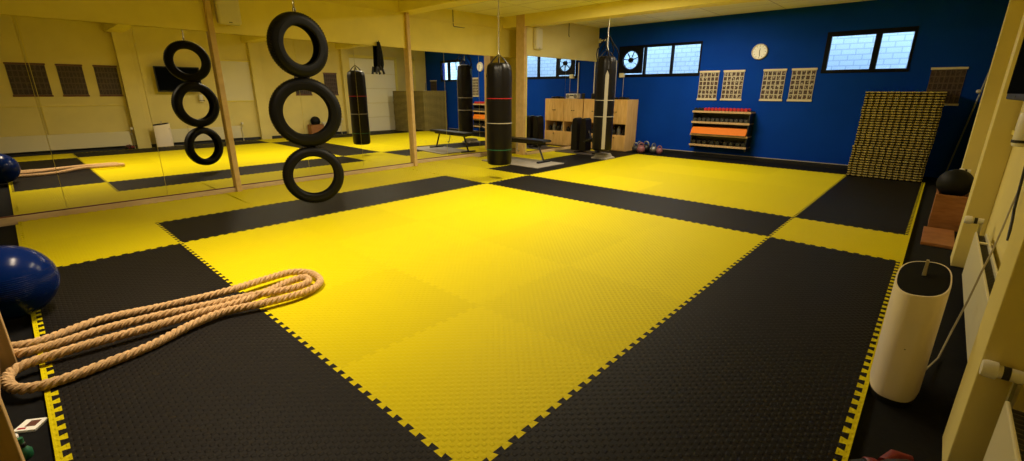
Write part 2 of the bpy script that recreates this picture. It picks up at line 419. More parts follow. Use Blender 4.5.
tag(MB().cyl((-1.21, YB-.018, 1.21), (-1.21, YB-.018, 2.11), .013, seg=8).build('wall_pipe', M['white'], None), 'thin pale pipe on the blue wall above the cabinets, behind the far bag', 'pipe', 'thin pipes above the cabinets')

# ------------------------------------------------------------------ puzzle mats
AMP, NT = .0125, 12
def wave():
    P = 1.0/NT; out = []
    for k in range(NT):
        o = k*P
        out += [(o+.30*P, -AMP), (o+.21*P, AMP), (o+.79*P, AMP), (o+.70*P, -AMP)]
    return out
WV = wave()
def mat_outline():
    a = AMP; L = [(-a, -a)] + [(t, w_) for t, w_ in WV]
    L += [(1-a, -a)] + [(1+w_, t) for t, w_ in WV]
    L += [(1-a, 1-a)] + [(t, 1+w_) for t, w_ in reversed(WV)]
    L += [(-a, 1-a)] + [(w_, t) for t, w_ in reversed(WV)]
    return L
OUT = mat_outline()
def mat_mesh(m): 
    o = MB().prism(OUT, FZ+.001, 0).build('puzzle_mat', m); return o
protos = {'yellow': mat_mesh(M['yellow']), 'black': mat_mesh(M['black'])}
used = set()
def ycoord(j): return j if j <= 5 else 5 + (j-5)*.96
XC = {-2: 'along the mirrors', -1: 'second column from the mirrors', 0: 'third column from the mirrors', 1: 'fourth column from the mirrors',
      2: 'fifth column from the mirrors', 3: 'sixth column from the mirrors', 4: 'column nearest the radiators'}
for j in range(-1, 9):
    for i in range(-2, 5):
        cross = (j == 4)
        inx = 0 <= i <= 3
        if i == -2: col = 'yellow'
        elif inx: col = 'yellow' if (0 <= j <= 3 or j >= 5) else 'black'
        else: col = 'black' if (0 <= j <= 3 or j >= 5) else 'yellow'
        if col not in used: o = protos[col]; used.add(col)
        else:
            o = protos[col].copy(); C.objects.link(o)
        o.location = (i, ycoord(j), 0); sy = 1.0 if j < 5 else .96
        sx = 1.0
        if i == -2:
            lim = {True: M1}.get(j < 1, M2 if j < 4 else (x3(5) if j < 6 else (-2.28 if j == 6 else M4))) + .055
            sx = (-1 - lim)/(1-0.0); o.location.x = -1 - sx
        o.scale = (sx, sy, 1)
        tag(o, '%s floor mat, %s row from near edge, %s' % (col, ordinal(j+2), XC[i]), 'floor mat', 'interlocking floor mats')
# toothed edging strips
def edging(along):
    if along == 'Y': L = [(-AMP, 0)] + [(w_, t) for t, w_ in WV] + [(-AMP, 1), (.030, 1), (.030, 0)]
    else: L = [(0, -AMP)] + [(t, w_) for t, w_ in WV] + [(1, -AMP), (1, -.034), (0, -.034)]
    return MB().prism(L, FZ+.001, -.0005).build('edging_strip', M['yellow'])
e0 = edging('Y')
for j in range(-1, 9):
    o = e0 if j == -1 else e0.copy()
    if j > -1: C.objects.link(o)
    o.location = (5, ycoord(j), 0); o.scale = (1, 1 if j < 5 else .96, 1)
    tag(o, 'yellow toothed edging strip on the radiator side, %s from the near edge' % ordinal(j+2), 'edging strip', 'edging along the radiator side')
e1 = edging('X')
for i in range(-2, 5):
    o = e1 if i == -2 else e1.copy()
    if i > -2: C.objects.link(o)
    o.location = (i, -1, 0)
    tag(o, 'yellow toothed edging strip on the near side of the mats, %s from the mirrors' % ordinal(i+3), 'edging strip', 'edging along the near side')

# stack of two-tone mats by the blue wall
st0 = MB().prism([(x*.955, y*.955) for x, y in OUT], 0, .039, .0195, (0, 1)).build('stacked_mat', [M['black'], M['stack_yellow']])
NS = 35
for k in range(NS):
    o = st0 if k == 0 else st0.copy()
    if k: C.objects.link(o)
    o.location = (4.03 + random.uniform(-.006, .006) + (-.012 if k < 13 else 0.004), 8.735 + random.uniform(-.006, .006), .0005 + k*.0395)
    if k == NS-1: wd = 'topmost'
    elif k == 0: wd = 'lowest'
    else: wd = ordinal(k+1) + ' from the bottom'
    tag(o, 'two-tone foam mat, %s in the tall stack by the blue wall' % wd, 'floor mat', 'mats in the tall stack')

# ------------------------------------------------------------------ hanging tyres
def tyre(R, wd, rim, label, loc, rz, first=False):
    e = tag(empty('tyre', loc, rz), label, 'tyre', 'tyres hanging in a chain')
    h = wd/2
    prof = [(rim, -h*.72), (rim+.012, -h*.92), (rim+(R-rim)*.45, -h), (R-.035, -h*.93), (R-.012, -h*.72), (R, -h*.35), (R, h*.35), (R-.012, h*.72), (R-.035, h*.93),
            (rim+(R-rim)*.45, h), (rim+.012, h*.92), (rim, h*.72), (rim+.008, h*.6), (R-.03, h*.6), (R-.022, 0), (R-.03, -h*.6), (rim+.008, -h*.6)]
    MB().lathe(prof, axis='X', seg=64, closed_prof=True).build('tyre_casing', M['rubber'], e, smooth=True)
    t = MB()
    for k in range(72):
        a = 2*PI*k/72
        c, s_ = math.cos(a), math.sin(a)
        for sg in (-1, 1):
            p0 = Vector((sg*h*.12, (R+.001)*c, (R+.001)*s_)); a2 = a + .05
            p1 = Vector((sg*h*.62, (R-.007)*math.cos(a2), (R-.007)*math.sin(a2)))
            t.cyl(p0, p1, .006, seg=4)
    t.build('tread', M['rubber'], e)
    tag(MB().lathe([(rim+(R-rim)*.5-.002, h*.992), (rim+(R-rim)*.5, h*1.012), (rim+(R-rim)*.5+.006, h*.99)], axis='X', seg=48).build('bead_line', M['rubber'], e, smooth=True))
    return e
TX, TY = -.11, 1.385
tyre(.318, .15, .194, 'topmost of three black tyres hanging in a chain from the beam', (TX+.01, TY, 1.828), .12)
tyre(.364, .15, .238, 'large middle tyre of the three hanging in a chain from the beam', (TX-.01, TY, 1.142), -.26)
tyre(.320, .145, .216, 'lowest of three black tyres, hanging just above the black mats', (TX-.015, TY, .452), -.36)
def chain(name, label, p, z0, z1, r=.016, t=.0045, group=None):
    e = tag(empty(name, (p[0], p[1], z0)), label, 'chain', group); n = max(2, int((z1-z0)/(r*1.5)))
    m = MB()
    for k in range(n):
        z = (z1-z0)*k/(n-1); pts = []
        for q in range(13):
            a = 2*PI*q/12; u, v = r*.55*math.cos(a), r*math.sin(a)
            pts.append((u, 0, z+v) if k % 2 else (0, u, z+v))
        m.tube(pts, t, 5, cap=False)
    m.build('chain_links', M['chrome'], e, smooth=True); return e
e = chain('hanging_chain', 'short chain holding up the tyres under the beam', (TX, TY), 2.19, 2.68)
MB().lathe([(.026+.008*math.cos(2*PI*k/8), .008*math.sin(2*PI*k/8)) for k in range(8)], (0, 0, -.02), 'Y', 16, True).build('eye_ring', M['chrome'], e, smooth=True)
for z, lb in ((1.505, 'upper black strap knotted between the topmost and middle tyres'), (.775, 'lower black strap knotted between the middle and lowest tyres')):
    o = MB().lathe([(.052+.010*math.cos(2*PI*k/8), .022*math.sin(2*PI*k/8)) for k in range(8)], (0, 0, 0), 'X', 20, True).build('tyre_strap', M['rubber'], None, (TX, TY, z), smooth=True)
    o.scale = (1, .75, 1.35); tag(o, lb, 'strap', 'straps between the tyres')

# ------------------------------------------------------------------ punching bags
def bag(loc, r, z0, z1, label, bands, strip=None):
    e = tag(empty('punching_bag', loc), label, 'punching bag', 'punching bags hanging from beams'); H = z1-z0
    prof = [(0, 0), (r*.8, .004), (r*.95, .02), (r, .06), (r*1.015, H*.25), (r*.99, H*.45), (r*1.01, H*.62), (r*.99, H*.84), (r*.96, H*.925), (r*.90, H*.965), (r*.76, H*.985), (r*.55, H*.992), (0, H*.992)]
    m = MB(); seg = 40; rings = []
    for i, (q, h) in enumerate(prof):
        ring = []
        for k in range(seg):
            a = 2*PI*k/seg; f = 1.0
            if h > H*.72: f += .06*math.sin(a*9)*(h/H-.72)/.28        # gathers under the straps
            f += .008*math.sin(a*3+h*9)
            ring.append((q*f*math.cos(a), q*f*math.sin(a), h))
        rings.append(ring)
    m.loft(rings, True, False); m.build('bag_body', M['leather'], e, smooth=True)
    for zz, mt in bands:
        MB().lathe([(r*1.02, zz-.006), (r*1.035, zz-.006), (r*1.035, zz+.006), (r*1.02, zz+.006)], seg=40, closed_prof=True).build('band', M[mt], e, smooth=True)
    for k in range(4):
        a = PI/4 + k*PI/2
        MB().tube([(r*.94*math.cos(a), r*.94*math.sin(a), H*.86), (r*.80*math.cos(a), r*.80*math.sin(a), H*.96), (r*.40*math.cos(a), r*.40*math.sin(a), H+.04), (.012*math.cos(a), .012*math.sin(a), H+.10)], [.016, .015, .01, .006], 6).build('hanging_strap', M['leather'], e, smooth=True)
    MB().lathe([(.022+.006*math.cos(2*PI*k/8), .006*math.sin(2*PI*k/8)) for k in range(8)], (0, 0, H+.11), 'Y', 16, True).build('ring', M['chrome'], e, smooth=True)
    if strip:
        w_, a0, za, zb = strip; R2 = r*1.045; m = MB(); n = 6
        rr = []
        for i in range(n+1):
            a = a0 - w_/2/R2 + w_/R2*i/n
            rr.append([(R2*math.cos(a), R2*math.sin(a), za), (R2*math.cos(a), R2*math.sin(a), zb + (.09*(1-abs(2*i/n-1)))), ((R2-.006)*math.cos(a), (R2-.006)*math.sin(a), zb + (.09*(1-abs(2*i/n-1)))), ((R2-.006)*math.cos(a), (R2-.006)*math.sin(a), za)])
        m.loft(rr); m.build('tape_strip', M['silver_tape'], e)
    return e
B1 = (-.13, 4.43); B2 = (-.13, 7.52)
bag((*B1, .235), .198, .235, 1.80, 'black leather punching bag with red, pale and green bands hanging near the mirrors', [(1.03, 'red'), (.66, 'tape'), (.25, 'green')])
bag((*B2, .185), .2, .185, 2.06, 'tall black punching bag with pale tape strip, in front of wooden cabinets', [(1.02, 'tape'), (.70, 'tape')], (.07, math.atan2(-8.4, 5.2)+.12, .05, 1.50))
chain('bag_chain', 'long chain carrying the nearer punching bag', B1, 1.935, 2.68, group='bag chains')
chain('bag_chain', 'chain carrying the far punching bag in front of the cabinets', B2, 2.19, 2.90, group='bag chains')
hb = tag(empty('wall_bracket', (-1.755, YB-.005, 2.60)), 'thin pale horizontal bar reaching from the wall corner to the far punching bag chain', 'bracket')
MB().cyl((0, -.01, 0), (B2[0]+1.755-.02, B2[1]-YB+.02, -.25), .017, seg=10).build('bar', M['white'], hb, smooth=True)
box(-.02, .05, -.012, .004, -.05, .05).build('wall_plate', M['white_enamel'], hb)
# rope bundle around the far bag's hanging
rb = MB()
for k in range(5):
    a = k*1.25; rb.tube([(B2[0]+.03*math.cos(a), B2[1]+.03*math.sin(a), 2.42), (B2[0]+.12*math.cos(a), B2[1]+.12*math.sin(a), 2.28), (B2[0]+.20*math.cos(a+.2), B2[1]+.20*math.sin(a+.2), 2.17), (B2[0]+.226*math.cos(a+.4), B2[1]+.226*math.sin(a+.4), 2.08), (B2[0]+.224*math.cos(a+.6), B2[1]+.224*math.sin(a+.6), 1.92)], .012, 6)
tag(rb.build('strap_bundle', M['rubber'], None, smooth=True), 'dark bundle of straps slung above the far punching bag', 'straps')
bs = tag(empty('bag_stand_base', (-.23, 7.95, FZ+.03)), 'grey foot plate on the floor under the far punching bag', 'base')
MB().lathe([(0, 0), (.26, 0), (.26, .03), (.20, .05), (.17, .10), (.16, .11), (0, .11)], seg=4).build('foot', M['platform'], bs, rot=(0, 0, PI/4), bevel=.008)
bs.location = (-.17, 7.66, .001)

# ------------------------------------------------------------------ bench on its board
tag(MB().box(-.74, .74, -.42, .42, 0, .018).build('grey_board', M['platform'], None, (-1.05, 6.03, .001), (0, 0, 0), bevel=.004), 'flat grey board lying on the mats under the weight bench', 'board')
be = tag(empty('weight_bench', (-1.22, 6.22, .02)), 'flat black weight bench with slanted legs on the grey board', 'bench')
MB().prism_axis([(-.78, .39), (.63, .39), (.67, .415), (.63, .44), (-.78, .44), (-.82, .415)], -.14, .14).build('bench_pad', M['leather'], be, bevel=.012)
MB().box(-.70, .60, -.03, .03, .345, .39).build('rail', M['steel'], be, bevel=.004)
for x0, x1 in ((.42, .58), (-.60, -.76)):
    MB().tube([(x0, 0, .36), (x1, 0, .025)], .024, 4).build('leg', M['steel'], be)
    MB().box(x1-.03, x1+.03, -.19, .19, 0, .03).build('foot_bar', M['steel'], be, bevel=.004)
MB().tube([(-.1, -.04, .35), (-.08, -.06, .2), (-.05, -.06, .17), (-.02, -.06, .2)], .012, 6).build('pin_hook', M['chrome'], be, smooth=True)

# dark board and incline bench by the cabinets
tag(MB().box(-.62, .5, -.36, .30, 0, .02).build('dark_board', M['platform_dark'], None, (-1.0, 8.22, .001), bevel=.004), 'flat dark board on the mats under the black incline bench', 'board')
ib = tag(empty('incline_bench', (-.93, 8.13, .022)), 'black incline bench with upright back pad beside the mirror and cabinets', 'bench')
for dx in (0, -.24):
    MB().prism_axis([(-.11+dx, .04), (.07+dx, .04), (.05+dx, .74), (.0+dx, .78), (-.07+dx, .76), (-.10+dx, .60)], -.12, .12, 'Y').build('back_pad', M['leather'], ib, bevel=.015)
MB().box(.075, .40, -.13, .13, .26, .33).build('seat_pad', M['leather'], ib, bevel=.015)
MB().tube([(.07, -.02, .5), (.30, -.02, .03)], .02, 6).build('brace', M['steel'], ib)
MB().tube([(.05, -.17, .26), (.55, -.30, .42)], .016, 6).build('bar', M['steel'], ib)
for x in (-.16, .34):
    MB().box(x-.03, x+.03, -.02, .02, .03, .05 if x < 0 else .26).build('leg', M['steel'], ib)
    MB().box(x-.035, x+.035, -.2, .2, 0, .03).build('foot_bar', M['steel'], ib)

# ------------------------------------------------------------------ cabinets
def cabinet(x0, x1, label):
    e = tag(empty('wooden_cabinet', ((x0+x1)/2, 9.47, FZ)), label, 'cabinet', 'wooden cabinets in the corner')
    h = (x1-x0)/2; d0, d1, H = -.25, .27, 1.22; t = .02
    c = MB(); c.box(-h, -h+t, d0, d1, 0, H); c.box(h-t, h, d0, d1, 0, H); c.box(-h+t, h-t, d0, d1, H-t, H); c.box(-h+t, h-t, d0, d1, 0, .06)
    c.box(-h+t, h-t, d0, d1, .36, .38); c.box(-h+t, h-t, d0, d1, .64, .66)
    c.build('carcass', M['pine_side'], e)
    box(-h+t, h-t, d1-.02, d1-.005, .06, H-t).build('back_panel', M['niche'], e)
    for sg in (-1, 1):
        a, b = (-h+.003, -.002) if sg < 0 else (.002, h-.003)
        dd = MB().box(a, b, d0-.018, d0, .655, H-.004).build('upper_door', M['pine'], e, bevel=.002)
        MB().cyl(((b-.03) if sg < 0 else (a+.03), d0-.018, .93), ((b-.03) if sg < 0 else (a+.03), d0-.04, .93), .011, seg=10).build('knob', M['steel'], dd)
    dd = MB().box(-h+.003, h-.003, d0-.018, d0, .02, .37).build('lower_flap', M['pine'], e, bevel=.002)
    MB().cyl((0, d0-.018, .32), (0, d0-.04, .32), .011, seg=10).build('knob', M['steel'], dd)
    return e
cabinet(-1.155, -.535, 'pine cabinet with open dark shelf, beside the blue wall shelf rack')
cabinet(-1.762, -1.157, 'pine cabinet with open dark shelf, standing in the mirror corner')
# things in the open shelves of the cabinets
for k, x in enumerate((-1.68, -1.52, -1.38, -1.24, -1.06, -.92, -.78, -.64)):
    h = (.19, .15, .22, .13, .2, .16, .21, .14)[k]
    o = MB().lathe([(0, 0), (.045, 0), (.05, .01), (.05, h*.7), (.03, h*.85), (.02, h*.9), (.02, h), (0, h)], seg=16).build('dark_bottle', M['black_plastic'] if k % 2 else M['grey_steel'], None, (x, 9.33, FZ+.3805), smooth=True)
    tag(o, 'dark bottle in the open cabinet shelf, %s from the mirror' % ordinal(k+1), 'bottle', 'bottles in the open cabinet shelves')
# on top of the cabinets
ra = tag(empty('radio', (-1.32, 9.38, FZ+1.2205)), 'white portable radio on top of the cabinet by the mirror', 'radio')
box(-.19, .19, -.07, .07, 0, .13).build('radio_case', M['white'], ra, bevel=.015)
for x in (-.12, .12): MB().lathe([(0, 0), (.045, 0), (.05, -.008), (.05, .004)], (x, -.072, .065), 'Y', 20).build('speaker_cone', M['grey_steel'], ra)
MB().box(-.06, .06, -.074, -.07, .07, .10).build('dial', M['dark_plastic'], ra)
MB().tube([(-.12, 0, .13), (-.12, 0, .165), (.12, 0, .165), (.12, 0, .13)], .008, 6).build('handle', M['black_plastic'], ra)
for k, (x, y, r, h) in enumerate([(-1.62, 9.4, .05, .14), (-.96, 9.4, .06, .05), (-.80, 9.42, .08, .06), (-.66, 9.4, .06, .05)]):
    o = MB().lathe([(0, 0), (r*.9, 0), (r, .01), (r, h-.01), (r*.7, h), (0, h)], seg=18).build('black_tub', M['black_plastic'], None, (x, y, FZ+1.2205), smooth=True)
    tag(o, ['tall dark tub on the cabinet top in the mirror corner', 'low black tub on the cabinet top, behind the far bag', 'broad black tub on the cabinet top, under the fan cord', 'low black tub at the outer end of the cabinet top'][k], 'tub', 'tubs on the cabinets')

# kettlebells on the floor by the cabinet
def kettlebell(loc, r, m1, label, rz):
    e = tag(empty('kettlebell', loc, rz), label, 'kettlebell', 'kettlebells on the floor by the cabinet')
    pr = [(r*math.sin(PI*i/14), r*(1-math.cos(PI*i/14))) for i in range(15)]
    pr = [(0, .0)] + [(a, max(h, .006)) for a, h in pr[3:]]
    MB().lathe(pr, seg=24).build('ball', M[m1], e, smooth=True)
    pts = [(r*.62*math.cos(a), 0, r*1.75 + r*.85*math.sin(a)) for a in [PI*(-.12) + PI*1.24*i/12 for i in range(13)]]
    MB().tube([(r*.5, 0, r*1.5)] + pts + [(-r*.5, 0, r*1.5)], r*.17, 8).build('handle', M['grey_steel'] if m1 != 'pink' else M['pink'], e, smooth=True)
KB = [(-.30, 9.34, .085, 'dark_plastic', .3, 'charcoal kettlebell closest to the pine cabinet on the floor'), (-.10, 9.22, .095, 'pink', .8, 'dusty pink kettlebell in the middle of the row by the cabinet'),
      (-.10, 9.48, .10, 'black_plastic', .1, 'black kettlebell against the blue wall behind the pink one'), (.12, 9.42, .09, 'grey_steel', 1.2, 'grey kettlebell third from the pine cabinet'),
      (.30, 9.36, .075, 'pink', .4, 'small pink kettlebell at the far end of the row by the blue wall'), (-.34, 9.60, .09, 'black_plastic', .9, 'black kettlebell in the corner between cabinet and blue wall')]
for x, y, r, m1, rz, lb in KB: kettlebell((x, y, FZ), r, m1, lb, rz)

# ------------------------------------------------------------------ charts, clock, shelf rack on the blue wall
def poster(loc, w_, h, label, dark, rz=0.0, group='exercise charts', rod=None):
    e = tag(empty('exercise_chart', loc, rz), label, 'poster', group)
    MB().box(-w_/2, w_/2, -.006, .0, .02, h-.02).build('printed_sheet', M['chart_dark_and_shaded'] if dark else M['chart'], e)
    for z in (0, h):
        MB().box(-w_/2-.012, w_/2+.012, -.016, .002, z-.018, z+.018).build('rod', M[rod or ('bar_red' if dark else 'bar_cream')], e, bevel=.003)
for x0, x1, lb in [(.88, 1.31, 'paper exercise chart nearest the window with the fan'), (1.39, 1.82, 'paper exercise chart above the dumbbell shelf, below and beside the clock'),
               (2.168, 2.59, 'paper exercise chart just past the clock'), (2.676, 3.10, 'paper exercise chart nearest the two-pane window')]:
    poster(((x0+x1)/2, YB-.002, 1.215), x1-x0-.02, .58, lb, False)
poster((4.95, YB-.002, 1.18), .43, .57, 'exercise chart on the blue wall above the mat stack, corner shade in its colour', True, rod='bar_cream')  # dark print stands in for the shade of the corner
for y0, y1, lb in [(-.61, -.03, 'broad dark exercise chart on the cream wall, seen first in the mirror'), (.15, .585, 'dark exercise chart between two others on the cream wall'), (.785, 1.205, 'dark exercise chart beside the pilaster on the cream wall'),
               (5.5, 5.94, 'dark exercise chart seen in the mirror through the hanging tyres'), (6.39, 6.83, 'dark exercise chart seen in the mirror beside the bag reflection')]:
    poster((XR-.002, (y0+y1)/2, 1.25), y1-y0, .67, lb, True, -PI/2, 'charts on the radiator wall')
cl = tag(empty('wall_clock', (2.045, YB-.002, 2.15)), 'round white wall clock high on the blue wall', 'clock')
MB().lathe([(0, -.03), (.125, -.03), (.14, -.045), (.15, -.03), (.15, 0), (0, 0)], axis='Y', seg=40).build('case', M['white'], cl, smooth=True)
MB().lathe([(0, -.032), (.125, -.032), (.125, -.03)], axis='Y', seg=40).build('dial', M['paper'], cl)
tk = MB()
for k in range(12):
    a = k*PI/6; tk.tube([(.098*math.sin(a), -.034, .098*math.cos(a)), (.115*math.sin(a), -.034, .115*math.cos(a))], .004, 4)
tk.build('hour_marks', M['black_plastic'], cl)
for nm, a, L in (('hour_hand', .15, .06), ('minute_hand', 3.0, .09)):
    MB().tube([(0, -.037, 0), (L*math.sin(a), -.037, L*math.cos(a))], .005, 4).build(nm, M['grey_mark'], cl)

rk = tag(empty('shelf_rack', (1.535, YB, FZ)), 'wall rack of four wooden shelves holding dumbbells on the blue wall', 'shelf')
SZ = [1.00, .775, .51, .285]       # shelf tops above the floor
for z in SZ:
    MB().box(-.60, .60, -.30, -.005, z-.022, z).build('shelf', M['shelf_wood'], rk, bevel=.002)
    MB().box(-.60, .60, -.305, -.30, z-.03, z+.012).build('lip', M['shelf_wood'], rk)
for x in (-.575, .575):
    MB().box(x-.012, x+.012, -.28, 0, .20, 1.02).build('bracket', M['black_plastic'], rk)
MB().box(-.56, .56, -.012, -.002, .22, .99).build('back_panel', M['black_plastic'], rk)
def dumbbell(m, r, L):
    e = empty('dumbbell')
    MB().cyl((0, -L/2, r), (0, L/2, r), r*.38, seg=10).build('grip', M['chrome'] if m != 'red' else M[m], e)
    for s_ in (-1, 1):
        y = s_*L/2
        MB().lathe([(0, y-s_*.03), (r*.85, y-s_*.03), (r, y-s_*.02), (r, y+s_*.02), (r*.85, y+s_*.03), (0, y+s_*.03)], (0, 0, r), 'Y', 6).build('weight', M[m], e)
    return e
def row(m, r, L, xs, si, fmt, group):
    p0 = None
    for k, x in enumerate(xs):
        loc = (x, YB-.16, FZ+SZ[si]+.001)
        if p0 is None: p0 = dumbbell(m, r, L); p0.location = loc; o = p0
        else: o = copy_tree(p0, loc)
        tag(o, fmt % ordinal(k+1), 'dumbbell', group)
row('red', .038, .19, [1.20+.075*k for k in range(12)], 0, 'red dumbbell on the top rack shelf, %s red one from the window', 'red dumbbells')
row('black_plastic', .036, .19, [.99, 1.062, 1.134], 0, 'black dumbbell on the top shelf, %s from the window side', 'black dumbbells on the top shelf')
row('dark_plastic', .044, .2, [1.0+.096*k for k in range(12)], 1, 'charcoal dumbbell on the second rack shelf, %s from the window side', 'charcoal dumbbells')
row('black_plastic', .05, .2, [1.02, 1.14, 1.26, 1.42, 1.54, 1.70, 1.82, 1.96, 2.07], 3, 'black dumbbell on the lowest rack shelf, %s from the window side', 'black dumbbells on the lowest shelf')
ob = tag(empty('aerobic_step', (1.53, YB-.17, FZ+SZ[2]+.013)), 'long bright orange step lying on the third shelf of the rack', 'step')
MB().prism_axis([(-.175, 0), (.13, 0), (.13, .14), (-.10, .14)], -.575, .575, 'X').build('step_block', M['orange'], ob, bevel=.008)
MB().prism_axis([(-.1755, -.004), (-.03, -.004), (-.03, .004), (-.1755, .004)], -.55, .55, 'X').build('foot_strip', M['grey_mark'], ob)

# ------------------------------------------------------------------ radiators, TV and other things on the radiator wall
def radiator(y0, y1, label, valve_y):
    e = tag(empty('radiator', (5.375, (y0+y1)/2, .06)), label, 'radiator', 'white panel radiators'); h = (y1-y0)/2
    m = MB(); m.box(0, .012, -h, h, 0, .34)
    m.build('front_panel', M['white_enamel'], e, bevel=.004)
    MB().box(.055, .067, -h, h, 0, .34).build('rear_panel', M['white_enamel'], e, bevel=.004)
    f = MB()
    for k in range(int(2*h/.03)): f.box(.014, .053, -h+.02+k*.03, -h+.024+k*.03, .02, .32)
    f.build('fins', M['grey_mark'], e)
    for k in (-1, 1): MB().box(.012, .078, k*h*.7-.02, k*h*.7+.02, .325, .335).build('top_bracket', M['white_enamel'], e)
    v = MB().lathe([(0, -.070), (.026, -.070), (.030, -.06), (.030, -.033), (.022, -.03), (.022, -.02)], (0, h+.05, .41), 'X', 20).build('valve_head', M['white'], e, smooth=True)
    MB().lathe([(.023, -.02), (.023, -.002)], (0, h+.05, .41), 'X', 20).build('collar', M['black_plastic'], v)
    MB().lathe([(.022, -.002), (.022, .03), (0, .03)], (0, h+.05, .41), 'X', 16).build('valve_body', M['white'], v, smooth=True)
    MB().tube([(.02, h+.05, .39), (.02, h+.05, .29), (.02, h+.03, .27), (.02, h, .27)], .011, 8).build('feed_pipe', M['chrome'], v, smooth=True)
    MB().tube([(.05, h+.05, .28), (.05, h+.05, -.09)], .010, 8).build('supply_pipe', M['white_enamel'], e, smooth=True)
radiator(-1.4, 1.15, 'white radiator nearest the photographer, before the first pilaster', 1.1)
radiator(1.72, 3.74, 'white radiator between the two pilasters, behind the portable air conditioner', 3.8)
radiator(6.15, 6.75, 'white radiator beyond the second pilaster, behind the wooden box', 6.8)

tv = tag(empty('television', (5.287, 2.46, 1.335)), 'flat dark television on a wall bracket beside the pilaster', 'television')
MB().box(-.012, .03, -.49, .49, 0, .62).build('bezel', M['black_plastic'], tv, bevel=.006)
MB().box(-.0155, -.012, -.465, .465, .03, .595).build('screen', M['screen'], tv)
MB().box(.03, .178, -.09, .09, .22, .40).build('wall_bracket', M['steel'], tv)
MB().box(-.014, -.011, -.02, .02, .01, .02).build('badge', M['grey_mark'], tv)
hd = tag(empty('wall_holder', (5.395, 2.90, 1.085)), 'white cylindrical holder on the wall under the television', 'holder')
MB().lathe([(0, 0), (.045, 0), (.05, .01), (.05, .17), (.045, .18), (0, .18)], seg=24).build('cylinder', M['white'], hd, smooth=True)
MB().lathe([(.052, .02), (.053, .02), (.053, .035), (.052, .035)], seg=24, closed_prof=True).build('strap', M['black_plastic'], hd)
MB().box(.0, .072, -.02, .02, .06, .10).build('arm', M['white'], hd)
MB().cyl((0, .052, .028), (-.03, .075, .02), .012, seg=8).build('nozzle', M['black_plastic'], hd)
tag(MB().tube([(5.455, 2.98, 1.36), (5.452, 3.10, 1.12), (5.45, 3.11, .95), (5.45, 3.04, .80), (5.45, 3.0, .72), (5.45, 2.93, .66), (5.45, 2.86, .56)], .007, 6).build('black_cable', M['black_plastic'], None, smooth=True), 'black cable dangling on the wall under the television', 'cable')
tag(MB().tube([(5.455, 3.12, .81), (5.44, 3.04, .735), (5.41, 2.80, .658), (5.38, 2.60, .553), (5.352, 2.46, .464), (5.335, 2.45, .289), (5.31, 2.44, .10), (5.28, 2.30, -.02), (5.22, 2.02, .0)], .0045, 6).build('beige_cable', M['cable_grey'], None, smooth=True), 'thin beige cable running from the wall down to the air conditioner', 'cable')

# portable air conditioner: a white oval body open at the top on a dark foot
ac = tag(empty('air_conditioner', (5.118, 1.82, FZ)), 'white portable air conditioner with dark recessed top, on the black floor', 'air conditioner')
def oval(a, b, z, n=40, p_=2.6, slope=0.0):
    o = []
    for k in range(n):
        t = 2*PI*k/n; c, s_ = math.cos(t), math.sin(t)
        x = a*math.copysign(abs(c)**(2/p_), c); y = b*math.copysign(abs(s_)**(2/p_), s_)
        o.append((x, y, z + slope*(y + 1.2*x)))
    return o
a_, b_ = .096, .205
m = MB()
m.loft([oval(a_*.96, b_*.97, .035), oval(a_, b_, .06), oval(a_*1.0, b_*1.0, .3), oval(a_*1.0, b_*1.0, .575, slope=.12), oval(a_*.985, b_*.985, .585, slope=.12), oval(a_*.93, b_*.95, .585, slope=.12)], True, False)
m.build('casing', M['ac_white'], ac, smooth=True)
m = MB(); m.loft([oval(a_*.94, b_*.955, .584, slope=.12), oval(a_*.92, b_*.94, .53, slope=.12), oval(a_*.90, b_*.93, .46)], True, True)
m.build('top_well', M['well_black'], ac, smooth=True)
g = MB()
for k in range(9): g.box(-a_*.78, a_*.78, -.13+k*.036, -.12+k*.036, .46, .478)
g.build('grille', M['dark_plastic'], ac)
MB().loft([[(-.012, .02, .46), (.012, .02, .46), (.012, .045, .46), (-.012, .045, .46)], [(-.005, .03, .66), (.005, .03, .66), (.005, .05, .66), (-.005, .05, .66)]]).build('handle', M['tape'], ac)
m = MB(); m.loft([oval(a_*.9, b_*.93, 0), oval(a_*.92, b_*.95, .036)]); m.build('foot', M['black_plastic'], ac)
MB().box(-.003, .003, -b_-.001, -b_+.01, .30, .304).build('scuff', M['grey_mark'], ac)

# far end of the radiator wall
dr = empty('door_1', (XR, 8.25, FZ)); dr['kind'] = 'structure'
m = MB()
for k in range(5): m.box(-.03, -.005, -.93, .93, .02+k*.49, .50+k*.49)
m.build('door_panel', M['door_white'], dr, bevel=.006)
f = MB(); f.box(-.05, 0, -1.02, -.94, 0, 2.56); f.box(-.05, 0, .94, 1.02, 0, 2.56); f.box(-.05, 0, -1.02, 1.02, 2.48, 2.56)
f.build('door_frame', M['cream'], dr, bevel=.004)
MB().cyl((-.03, -.8, 1.05), (-.08, -.8, 1.05), .014, seg=10).build('door_handle', M['grey_steel'], dr)
d2 = empty('door_2', (XR, 3.8, 1.1)); d2['kind'] = 'structure'
MB().box(-.02, 0, -.45, .45, 0, 1.06).build('hatch_panel', M['white_enamel'], d2, bevel=.004)
f = MB(); f.box(-.028, 0, -.48, .48, 1.06, 1.09); f.box(-.028, 0, -.48, .48, -.03, 0)
f.build('hatch_frame', M['cream'], d2)
wb = tag(empty('wooden_box', (5.275, 5.86, FZ)), 'reddish wooden box on the floor holding the black ball, beyond the pilaster', 'box')
m = MB(); m.box(-.13, .13, -.21, -.19, 0, .37); m.box(-.13, .13, .19, .21, 0, .37); m.box(-.13, -.11, -.19, .19, 0, .37); m.box(.11, .13, -.19, .19, 0, .37); m.box(-.11, .11, -.19, .19, .10, .12)
